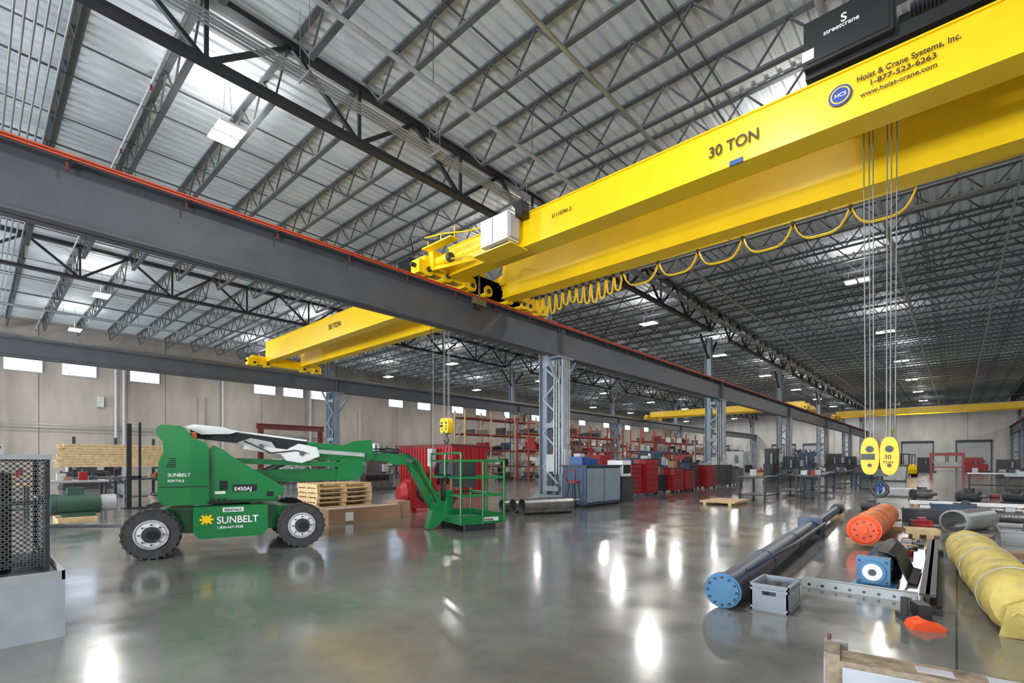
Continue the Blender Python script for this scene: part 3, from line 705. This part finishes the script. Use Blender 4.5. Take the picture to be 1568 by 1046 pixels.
mb = MB()
mb.ibeam((-.2, 5.95, .11), (-.27, 10.2, .11), .12, .13, .03, .025, DGR); mb.b2((-.28, 5.9, 0), (-.1, 6.1, .045), RUB); mb.b2((-.36, 9.8, 0), (-.15, 10.0, .045), RUB)
mb.build('steel_rail')
mb = MB()
mb.M = Matrix.Translation((-.2, 5.4, 0)) @ Matrix.Rotation(.4, 4, 'Z')
mb.prism([(-.12, 0), (.1, 0), (.12, .03), (.02, .05), (-.02, .08), (-.1, .05)], -.1, .08, HOR)
mb.b2((-.1, .1, 0), (.1, .32, .05), DGR); mb.cyl((-.07, .2, .05), (-.07, .2, .2), .03, RUB, n=12); mb.b2((.0, .12, .05), (.1, .3, .16), BLK)
mb.build('beam_trolley_clamp')

mb = MB()   # timber skid
mb.M = Matrix.Translation((-.52, 3.36, 0)) @ Matrix.Rotation(.16, 4, 'Z')
mb.b2((.02, -.20, .15), (2.6, .0, .32), OWOOD); mb.b2((0, -1.1, .15), (2.6, -.94, .32), OWOOD)
for x in (.0, 1.2, 2.4): mb.b2((x, -1.1, 0), (x+.16, .02, .149), OWOOD)
mb.b2((-.05, -.20, .0), (.02, .05, .35), OWOOD); mb.b2((-.056, -.14, .04), (-.05, -.02, .3), CON); mb.b2((-.055, .0, .30), (.06, .05, .36), STEEL)
mb.b2((.03, -.206, .17), (1.1, -.20, .29), CON)
mb.bar((.05, .02, .08), (2.5, .03, .12), .03, .05, STEEL); mb.cyl((-.03, .07, .1), (-.03, .07, .38), .01, DRED, n=8)
for i in range(6): mb.cyl((.3+i*.3, .0, .25), (.3+i*.3, .015, .25), .02, STEEL, n=8)
for i in range(5): mb.b2((.35+i*.28, -.15+.03*(i % 3), .32), (.5+i*.28, -.06+.02*(i % 2), .3225), CON)
mb.build('timber_skid', bevel=.006)

mb = MB(); mb.pipe((-.05, 13.0, .22), (.45, 14.4, .22), .215, .015, GALV, 36); mb.pipe((-.05, 13.0, .225), (.0, 13.15, .225), .225, .012, LGR, 36); mb.build('duct_pipe_section')
def tray(name, x, y, w, d, h, m, m2=None):
    mb = MB(); mb.b2((x, y, .0), (x+w, y+d, .03), m)
    mb.b2((x, y, .03), (x+.03, y+d, h), m); mb.b2((x+w-.03, y, .03), (x+w, y+d, h), m); mb.b2((x+.03, y, .03), (x+w-.03, y+.03, h), m); mb.b2((x+.03, y+d-.03, .03), (x+w-.03, y+d, h), m)
    mb.b2((x-.02, y-.02, h), (x+w+.02, y, h+.03), m); mb.b2((x-.02, y-.02, h), (x, y+d+.02, h+.03), m)
    for i in range(6):
        px = x+.1+random.random()*(w-.3); py = y+.1+random.random()*(d-.25); mb.cyl((px, py, .03), (px+.1, py+.05, h*.95), .04, m2 or STEEL, n=10)
    return mb.build(name, bevel=.004)
tray('parts_tray', -.95, 14.6, .8, .7, .28, DGR); tray('parts_bin', .55, 11.7, .45, .6, .22, GALV, DGR); tray('parts_bin', -.5, 16.4, .8, .7, .3, MBL, DGR)
def board(name, x, y, w, d, h, m, rz=0):
    mb = MB(); mb.M = Matrix.Translation((x, y, 0)) @ Matrix.Rotation(rz, 4, 'Z')
    for xx in (.1, w-.2): mb.b2((xx, 0, 0), (xx+.1, d, .07), WOOD)
    n = max(2, int(d/.12))
    for i in range(n): mb.b2((0, i*d/n, .07), (w, (i+.85)*d/n, .07+h), m)
    return mb.build(name)
board('board_stack', -1.1, 20.0, 2.6, .3, .1, WHT, .1); board('board_stack', -.8, 18.5, 2.2, .25, .06, WHT, -.05)
board('wood_cribbing', -.70, 11.6, .5, .4, .1, WOOD, .2); board('wood_cribbing', -.1, 11.4, .5, .5, .08, OWOOD, -.2); board('wood_cribbing', .1, 9.6, .6, .3, .08, CARD)
def machine_part(x, y, m, s=1.):
    mb = MB(); mb.M = Matrix.Translation((x, y, 0)) @ Matrix.Rotation(random.uniform(-.6, .6), 4, 'Z') @ Matrix.Scale(s, 4)
    mb.b2((-.3, -.18, 0), (.3, .18, .05), m); mb.cyl((-.25, 0, .2), (.2, 0, .2), .14, m, n=24); mb.cyl((.2, 0, .2), (.36, 0, .2), .05, STEEL, n=14)
    mb.b2((-.12, -.08, .3), (.06, .08, .42), m); mb.cyl((-.3, 0, .2), (-.25, 0, .2), .15, DGR, n=24)
    for i in range(6): mb.torus((-.2+i*.06, 0, .2), (1, 0, 0), .143, .006, m, 20, 5)
    return mb.build('electric_motor')
for x, y, m, s in ((-.5, 12.75, RED, .7), (.2, 17.6, DGR, .9), (.9, 15.6, STEEL, .9), (-1.75, 16.9, DGR, .8), (1.2, 13.2, STEEL, .9), (.35, 22.7, DGR, 1.2), (1.5, 23.6, DGR, 1.1), (-.9, 23, STEEL, 1.2)):
    machine_part(x, y, m, s)
for zi, z0 in enumerate([(.75, 1.5, 9.2, 11.0), (-.65, -.45, 9.3, 11.1), (-1.6, -1.15, 14.6, 16), (.2, 1.6, 24.6, 27.2), (1.3, 2.2, 16.5, 17.8), (-.4, .4, 15.5, 16.1)]):
    mb = MB()
    for i in range(12):
        x = random.uniform(z0[0], z0[1]); y = random.uniform(z0[2], z0[3]); s = random.uniform(.04, .12); m = random.choice([STEEL, DGR, LGR, MBL, RKR, WOOD, GALV, STEEL, BLK])
        if zi == 1: s *= .6
        k = i % 4
        if k == 0: mb.cyl((x, y, 0), (x, y, s*1.3), s, m, n=14); mb.cyl((x, y, s*1.3), (x, y, s*1.8), s*.5, STEEL, n=12)
        elif k == 1: mb.cyl((x-s, y, s*.6), (x+s*1.5, y+s, s*.6), s*.6, m, n=14); mb.cyl((x-s*1.1, y, s*.7), (x-s*.9, y, s*.7), s*.7, DGR, n=14)
        elif k == 2: mb.box((x, y, s*.4), (s*2.2, s*1.5, s*.8), m, random.uniform(0, 1.5)); mb.cyl((x, y, s*.8), (x, y, s*1.2), s*.4, DGR, n=10)
        else: mb.box((x, y, .02), (s*3, s*3, .04), WOOD if i % 8 == 3 else LGR, random.uniform(0, 1.5))
    mb.build('scattered_machine_parts')
board('pallet_load', -2.4, 24.8, 1.4, 1.2, .25, LGR, .1)

def table(name, x, y, w, d, h, top, leg, items=True, rz=0):
    mb = MB(); mb.M = Matrix.Translation((x, y, 0)) @ Matrix.Rotation(rz, 4, 'Z')
    mb.b2((0, 0, h-.06), (w, d, h), top)
    for a in (.05, w-.11):
        for c in (.05, d-.11): mb.b2((a, c, 0), (a+.06, c+.06, h-.06), leg)
    mb.b2((.05, .05, .2), (w-.05, d-.05, .23), leg)
    if items:
        for i in range(5):
            a = .1+random.random()*(w-.5); c = .1+random.random()*(d-.4); m = random.choice([MBL, RED, DGR, LGR, CARD, STEEL])
            hh = random.uniform(.08, .25); mb.b2((a, c, h), (a+.22, c+.2, h+hh), m); mb.cyl((a+.1, c+.1, h+hh), (a+.1, c+.1, h+hh+.08), .03, DGR, n=10)
    return mb.build(name, bevel=.005)
table('workbench', -5.9, 18.6, 1.0, 1.8, .88, DGR, BLK); table('workbench', -5.6, 22.5, 1.0, 2.2, .9, DGR, BLK, True); table('workbench', -5.4, 26.5, 1.0, 2.0, .9, STEEL, MBL)
table('workbench', -5.3, 31.0, 1.0, 2.4, .9, DGR, BLK); table('workbench', -5.0, 37, 1.0, 2.4, .9, DGR, MBL); table('workbench', .4, 34, 2.6, 1.2, .85, GALV, BLK); table('workbench', 1.5, 29, 2.0, 1.0, .85, LGR, BLK)
table('workbench', -4.6, 21, .9, 1.4, .9, DGR, BLK); table('workbench', -3.9, 30, 1, 2, .9, DGR, MBL)
board('low_platform', -6.3, 16.2, 1.1, 1.6, .06, WOOD)

def toolchest(x, y, m, h=1.05, w=.6, d=1.0):
    mb = MB(); mb.M = Matrix.Translation((x, y, 0))
    mb.b2((-w, -d/2, .12), (0, d/2, h), m)
    n = 6
    for i in range(n):
        z = .16+i*(h-.2)/n; mb.b2((0, -d/2+.03, z), (.012, d/2-.03, z+(h-.2)/n-.02), m); mb.b2((.012, -d/2+.1, z+.08), (.03, d/2-.1, z+.1), DGR)
        mb.b2((-w+.04, -d/2-.012, z), (-.04, -d/2, z+(h-.2)/n-.02), m)
    mb.b2((-w-.01, -d/2-.015, h), (.015, d/2+.015, h+.03), BLK)
    for a in (-w+.08, -.08):
        for c in (-d/2+.1, d/2-.1): mb.cyl((a, c-.02, .06), (a, c+.02, .06), .06, BLK, n=14)
    mb.b2((-.45, -.2, h+.03), (-.15, .15, h+.03+random.uniform(.1, .35)), random.choice([MBL, LGR, BLK, CARD]))
    mb.cyl((-.3, .3, h+.03), (-.3, .3, h+.25), .05, WHT, n=12)
    return mb.build('tool_chest', bevel=.006)
for i, (x, y, h, m) in enumerate(((-9.4, 17.6, 1.3, RED), (-9.3, 18.9, 1.5, RED), (-9.6, 20.4, .8, BLK), (-9.35, 21.6, 1.1, RED), (-9.3, 22.8, 1.0, RED), (-9.8, 24.5, 1.35, DGR), (-9.4, 25.9, 1.2, RED), (-9.6, 29, 1.2, DGR), (-9.6, 31, 1.0, STEEL))):
    toolchest(x, y, m, h)
mb = MB()
mb.b2((-9.25, 12.55, .08), (-8.35, 14.6, 1.25), MBL); mb.b2((-9.3, 12.5, 1.25), (-8.3, 14.65, 1.3), DGR); mb.b2((-9.2, 12.6, 0), (-8.4, 14.55, .08), BLK)
for y in (12.6, 13.6): mb.b2((-8.35, y, .15), (-8.33, y+.95, 1.2), COLM); mb.b2((-8.33, y+.8, .6), (-8.31, y+.84, .8), GALV)
mb.b2((-9.15, 12.535, .15), (-8.45, 12.55, 1.2), MBL)
mb.b2((-9.1, 12.7, 1.3), (-8.6, 13.2, 1.56), BLUE); mb.b2((-9.05, 13.25, 1.3), (-8.6, 13.6, 1.5), BLUE); mb.b2((-8.95, 12.75, 1.56), (-8.7, 13.0, 1.66), LGR); mb.cyl((-8.8, 14.0, 1.3), (-8.8, 14.0, 1.55), .07, RED, n=14)
mb.build('parts_cabinet', bevel=.01)
mb = MB()
mb.b2((-9.2, 15.0, 0), (-8.5, 15.8, .9), DGR); mb.b2((-9.15, 15.1, .9), (-8.55, 15.7, 1.45), WHT); mb.b2((-8.55, 15.15, 1.0), (-8.53, 15.65, 1.3), BLK); mb.b2((-9.1, 14.985, .1), (-8.6, 15.0, .8), WHT)
mb.build('welding_machine_cart', bevel=.01)
mb = MB()
sx, sy = -8.35, 11.9
mb.cyl((sx, sy, .78), (sx, sy, .84), .2, RED, n=24)
for i in range(4):
    t = i*math.pi/2+.4; mb.cyl((sx+.26*math.cos(t), sy+.26*math.sin(t), 0), (sx+.13*math.cos(t), sy+.13*math.sin(t), .78), .018, BLK, n=8)
mb.torus((sx, sy, .3), (0, 0, 1), .22, .012, GALV, 24, 6); mb.tube([(sx-.15, sy-.1, .84), (sx-.2, sy-.12, 1.15), (sx-.05, sy+.18, 1.15), (sx-.05, sy+.15, .84)], .015, RED, 6)
mb.build('shop_stool')
for i, (a, c, r) in enumerate((((-8.5, 9.75), (-7.95, 11.15), .22), ((-9.05, 10.0), (-8.75, 11.3), .19), ((-9.55, 10.1), (-9.3, 11.5), .17))):
    mb = MB(); mb.pipe((a[0], a[1], r), (c[0], c[1], r), r, .02, STEEL, 36); mb.build('steel_pipe')

def pallet(mb, x, y, z, w=1.2, d=1.0):
    for yy in (0, d/2-.04, d-.08): mb.b2((x, y+yy, z+.02), (x+w, y+yy+.08, z+.11), WOOD)
    for i in range(7):
        xx = x+i*(w-.1)/6; mb.b2((xx, y, z+.11), (xx+.1, y+d, z+.13), WOOD)
        if i % 3 == 0: mb.b2((xx, y, z), (xx+.1, y+d, z+.02), WOOD)
mb = MB()
for i in range(6): pallet(mb, -14.2+random.uniform(-.06, .06), 6.4+random.uniform(-.06, .06), i*.132, 1.2, 1.7)
mb.build('wood_pallet_stack')
mb = MB()
mb.b2((-10.75, 5.3, 0), (-10.3, 7.2, .32), CARD); mb.b2((-10.78, 5.3, .32), (-10.3, 7.2, .335), CARD); mb.b2((-10.296, 5.7, .05), (-10.29, 5.9, .25), WHT); mb.b2((-10.6, 5.32, .335), (-10.4, 7.18, .34), LGR)
mb.b2((-10.95, 7.22, 0), (-10.45, 7.6, .4), CARD); mb.b2((-10.72, 7.22, .4), (-10.68, 7.6, .41), LGR)
mb.build('cardboard_boxes', bevel=.005)
mb = MB()   # red air compressor
mb.M = Matrix.Translation((-11.2, 8.75, 0)) @ Matrix.Rotation(1.3, 4, 'Z') @ Matrix.Scale(1.2, 4)
mb.cyl((-.6, 0, .42), (.6, 0, .42), .3, RED, n=28); mb.cyl((-.72, 0, .42), (-.6, 0, .42), .2, RED, r1=.3, n=28); mb.cyl((.6, 0, .42), (.72, 0, .42), .3, RED, r1=.2, n=28)
for a in (-.45, .45):
    for c in (-.25, .25): mb.b2((a-.05, c-.04, 0), (a+.05, c+.04, .25), RED)
mb.b2((-.5, -.2, .7), (.5, .2, .75), RED); mb.cyl((-.35, 0, .92), (.0, 0, .92), .15, RED, n=20); mb.cyl((.3, -.12, .75), (.3, -.12, 1.12), .09, DGR, n=16); mb.cyl((.3, .1, .75), (.3, .1, 1.1), .08, DGR, n=16)
mb.cyl((.3, -.22, .95), (.3, -.28, .95), .24, BLK, n=28); mb.torus((-.2, -.34, .5), (0, 1, 0), .2, .03, BLK, 24, 8); mb.b2((-.55, -.32, .1), (.1, -.28, .8), RED)
mb.build('air_compressor')
mb = MB()
mb.b2((-19.0, 13.2, .1), (-15.3, 15.2, 2.1), RED)
for i in range(18): mb.b2((-18.9+i*.2, 13.16, .2), (-18.8+i*.2, 13.2, 2.0), RED)
mb.b2((-19.05, 13.1, 0), (-15.25, 15.25, .12), DRED); mb.b2((-19.05, 13.1, 2.06), (-15.25, 15.25, 2.14), DRED)
for i in range(8): mb.b2((-15.3, 13.3+i*.24, .2), (-15.26, 13.42+i*.24, 2.0), RED)
mb.build('red_job_box')
mb = MB()
for y in (9.4, 12.4):
    mb.ibeam((-25, y, .05), (-25, y, 3.0), .2, .2, .02, .02, DRED); mb.b2((-25.7, y-.08, 0), (-24.3, y+.08, .1), DRED)
    for s in (-1, 1): mb.bar((-25+s*.6, y, .1), (-25, y, 1.4), .06, .06, DRED)
mb.ibeam((-25, 9.2, 3.13), (-25, 12.6, 3.13), .2, .26, .02, .03, DRED)
mb.build('a_frame_gantry')
mb = MB()   # lumber rack
for y in (2.7, 4.0, 5.3):
    mb.b2((-26, y-.05, 0), (-25.9, y+.05, 2.4), DGR); mb.b2((-26, y-.05, 1.1), (-24.9, y+.05, 1.2), DGR); mb.b2((-26.2, y-.06, 0), (-24.8, y+.06, .08), DGR); mb.b2((-26, y-.05, .6), (-24.9, y+.05, .68), DGR)
for i in range(6):
    for j in range(9): mb.b2((-25.85+i*.15, 2.3+random.uniform(-.2, .1), 1.2+j*.1), (-25.72+i*.15, 6.6+random.uniform(-.3, .2), 1.29+j*.1), WOOD)
for i in range(5): mb.b2((-25.8+i*.15, 2.6, .68), (-25.68+i*.15, 5.5, .8), STEEL)
mb.build('lumber_rack')
mb = MB()
mb.b2((-18.7, 3.0, 0), (-18.2, 3.9, .04), BLK); mb.b2((-18.5, 3.1, .04), (-18.38, 3.22, 2.55), BLK); mb.b2((-18.5, 3.4, .04), (-18.42, 3.46, 2.6), BLK); mb.b2((-18.5, 3.1, .9), (-18.42, 3.45, .98), BLK)
mb.build('steel_guard_post')
mb = MB()
mb.M = Matrix.Translation((-15.6, 1.3, 0))
mb.b2((-.5, 0, 0), (.5, .7, .1), WOOD); mb.cyl((0, .0, .4), (0, .8, .4), .24, BIN, n=24); mb.cyl((0, .8, .4), (0, 1.1, .4), .2, LGR, n=24); mb.cyl((0, -.1, .4), (0, 0, .4), .25, BIN, n=24); mb.b2((-.2, .1, .1), (.2, .7, .2), BIN); mb.b2((-.1, .2, .62), (.1, .5, .78), BIN)
mb.build('pump_motor')
mb = MB()
mb.b2((-16, 3.2, .06), (-15.2, 4.6, .5), TAN); mb.b2((-16.03, 3.15, .46), (-15.17, 4.65, .5), OWOOD); mb.b2((-16.03, 3.15, .06), (-15.17, 4.65, .12), OWOOD)
for y in (3.2, 3.9, 4.5): mb.b2((-15.2, y, .0), (-15.16, y+.1, .5), OWOOD)
mb.build('wooden_crate')
for i, (x, y) in enumerate(((-20, 1.2), (-21.5, 3.5), (-22.5, 7.5), (-19, 8.5), (-27.5, 0.2), (-27, 8), (-18, -.6), (-29, 12.3))):
    table('work_table', x, y, .9, 1.6, .85, random.choice([LGR, WOOD, DGR]), DGR)
mb = MB()
a = (-14.6, .9); c = (-12.4, 3.4)
mb.bar((a[0], a[1], .03), (c[0], c[1], .03), .2, .05, BLK)
for i in range(8):
    f = i/8+.05; mb.bar((a[0]+(c[0]-a[0])*f, a[1]+(c[1]-a[1])*f, .056), (a[0]+(c[0]-a[0])*(f+.05), a[1]+(c[1]-a[1])*(f+.05), .056), .16, .004, SKY)
mb.build('floor_cable_ramp')

# pallet racks with goods --------------------------------------------------
def rack(X, y0, n, h, m1, m2, dx=1.1, L=2.7, fill=.7):
    mb = MB()
    for i in range(n+1):
        y = y0+i*L
        for x in (X, X+dx): mb.b2((x-.05, y-.05, 0), (x+.05, y+.05, h), m1)
        z = .3
        while z < h-.8: mb.bar((X, y, z), (X+dx, y, z+.7), .03, .04, m1); z += .7
    for lv in range(1, int(h/1.2)+1):
        z = lv*1.2-.2
        for i in range(n):
            y = y0+i*L
            for x in (X, X+dx): mb.b2((x-.03, y, z), (x+.03, y+L, z+.09), m2)
            mb.b2((X, y+.05, z+.09), (X+dx, y+L-.05, z+.11), GALV)
    for lv in range(0, int(h/1.2)+1):
        z = 0 if lv == 0 else lv*1.2-.09
        for i in range(n):
            y = y0+i*L+.12
            while y < y0+(i+1)*L-.3:
                ww = random.uniform(.15, .5)
                if random.random() < fill:
                    hh = random.uniform(.12, .62); ye = min(y+ww, y0+(i+1)*L-.1); m = random.choice([TAN, MBL, DGR, LGR, DGR, TAN, STEEL, WHT, RED, STEEL, BLK])
                    xo = random.uniform(.05, .3)
                    mb.b2((X+.1, y, z), (X+dx-xo, ye, z+hh), m); mb.b2((X+.08, y-.01, z+hh), (X+dx-xo+.02, ye+.01, z+hh+.02), m)
                y += ww+random.uniform(.02, .25)
    return mb.build('pallet_rack')
rack(-24, 27, 5, 4.4, RKR, RKR); rack(-24, 44, 6, 4.6, RKR, RKR, fill=.6); rack(-20, 36, 3, 3.0, RKR, MBL, fill=.6); rack(-20, 50, 5, 3.4, LGR, RKR); rack(-27.5, 24, 3, 5.2, WOOD, RKR, fill=.3)
rack(-36, 22, 4, 2.8, MBL, DGR); rack(-36, 42, 8, 3.8, RKR, RKR, fill=.6); rack(-15, 64, 5, 3, MBL, DGR); rack(-47.5, 28, 8, 3.2, MBL, DGR)
def machine(x, y, m, w=1.6, d=2.0, h=2.0):
    mb = MB(); mb.M = Matrix.Translation((x, y, 0))
    mb.b2((-w/2, -d/2, 0), (w/2, d/2, .15), DGR); mb.b2((-w/2+.05, -d/2+.05, .15), (w/2-.3, d/2-.05, h*.55), m); mb.b2((-w/2+.05, -d/4, h*.55), (w/4, d/3, h), m)
    mb.b2((w/2-.3, -d/3, .5), (w/2-.25, d/3, h*.5), BLK); mb.cyl((0, -d/3, h*.55), (0, -d/3, h*.85), .12, STEEL, n=16); mb.b2((w/4, d/5, h*.6), (w/4+.2, d/3, h*.85), LGR)
    mb.bar((-w/4, d/3, h-.1), (-w/4, d/2, h*.6), .06, .06, DGR)
    return mb.build('machine_tool', bevel=.01)
for x, y, m, w, d, h in ((-14.5, 20, DGR, 1.6, 2, 1.8), (-15.5, 24.5, RED, 2, 2, 1.8), (-14.3, 29, MBL, 1.6, 2, 2.), (-9.2, 36.5, BLK, 1, 1.5, 2.3), (-9, 41, DGR, 1.4, 2, 1.8), (-9, 46, MBL, 1.4, 2, 2.2), (-8.8, 57, DGR, 1.6, 2, 2.2), (-14, 45, LGR, 2, 3, 2.3), (-8.8, 66, DGR, 2, 2, 2), (-20.5, 18.5, DGR, 2, 2, 1.6), (-22, 13.5, STEEL, 2, 2, 1.5), (-5, 50, BIN, 1.8, 1.8, 1.4), (3.5, 60, DGR, 2, 2, 1.6), (4, 72, MBL, 2, 2, 1.6), (-3, 86, DGR, 2, 2, 2), (2, 95, RED, 3, 2, 2), (-40, 12, MBL, 2, 2, 2), (-38, 20, DGR, 2, 3, 2), (-33, 14, LGR, 2, 2, 1.6), (-42, 6, LGR, 2, 2, 2.2), (-34, 4, DGR, 2, 2, 1.6), (-17, 33, DGR, 2, 2, 1.7), (-16, 38, RED, 1.6, 2, 1.9), (-23, 21, MBL, 2, 2, 1.6)):
    machine(x, y, m, w, d, h)
mb = MB()
mb.M = Matrix.Translation((-.6, 54, 0))
for x in (-1, 1): mb.b2((x-.08, -.5, 0), (x+.08, .5, .1), RED); mb.b2((x-.08, -.1, .1), (x+.08, .1, 2.0), RED)
mb.b2((-1.1, -.15, 1.9), (1.1, .15, 2.15), RED); mb.b2((-1, -.4, .9), (1, .4, 1.0), RED); mb.b2((-.7, -.35, 1.0), (.7, .35, 1.4), LGR); mb.cyl((0, 0, 1.4), (0, 0, 1.9), .1, STEEL, n=16)
mb.build('hydraulic_press')
def forklift(x, y, rz, m):
    mb = MB(); mb.M = Matrix.Translation((x, y, 0)) @ Matrix.Rotation(rz, 4, 'Z')
    mb.prism([(-1.1, .3), (.8, .25), (.8, .6), (.3, .65), (.2, .9), (-.3, .95), (-.4, 1.15), (-1.1, 1.1), (-1.2, .7)], -.5, .5, m)
    for a in (-.8, .6):
        for s in (-.5, .5): mb.cyl((a, s-.1, .28), (a, s+.1, .28), .28, BLK, n=20)
    for s in (-.42, .42): mb.tube([(-.9, s, 1.1), (-.8, s, 2.1), (.3, s, 2.1), (.6, s, .6)], .04, BLK, 6)
    mb.b2((-.85, -.45, 2.08), (.35, .45, 2.13), BLK)
    for s in (-.3, .3): mb.b2((.85, s-.05, .05), (.97, s+.05, 2.2), DGR); mb.b2((.97, s-.06, .06), (2.0, s+.06, .1), DGR)
    mb.b2((.9, -.4, .3), (1.0, .4, .4), DGR); mb.b2((.9, -.35, 2.1), (.96, .35, 2.2), DGR)
    return mb.build('forklift')
forklift(-3.5, 60, 1.8, YEL); forklift(-6.5, 68, 1.2, BIN)
mb = MB()
mb.b2((-3.9, 44, .0), (-2.7, 45.6, .1), DGR)
mb.prism([(-3.9, .1), (-2.7, .1), (-2.6, 1.1), (-4.0, 1.1)], 44.05, 45.5, LGR); mb.b2((-4.05, 44, 1.1), (-2.55, 45.55, 1.2), BIN); mb.build('waste_bin')
mb = MB()
for z in (3.9, 4.1): mb.cyl((XW+.3, -18, z), (XW+.3, 26, z), .04, GALV, n=6)
for y in (-2, 1.0, 7.5, 8.0, 15, 23): mb.cyl((XW+.35, y, 0), (XW+.35, y, 9.6), .09, LGR, n=8)
mb.b2((XW+.02, 6.4, 5.6), (XW+.25, 6.8, 6.4), LGR); mb.build('wall_piping')

# ------------------------------------------------------------ camera
cd = bpy.data.cameras.new('cam'); cam = bpy.data.objects.new('camera', cd); sc.collection.objects.link(cam); sc.camera = cam
cd.sensor_width = 36; cd.sensor_fit = 'HORIZONTAL'; cd.lens = 17.22; cd.shift_y = .1175; cd.clip_end = 400; cd.clip_start = .05
cam.location = (0, 0, 1.4); cam.rotation_euler = (math.pi/2, 0, math.radians(42.24))
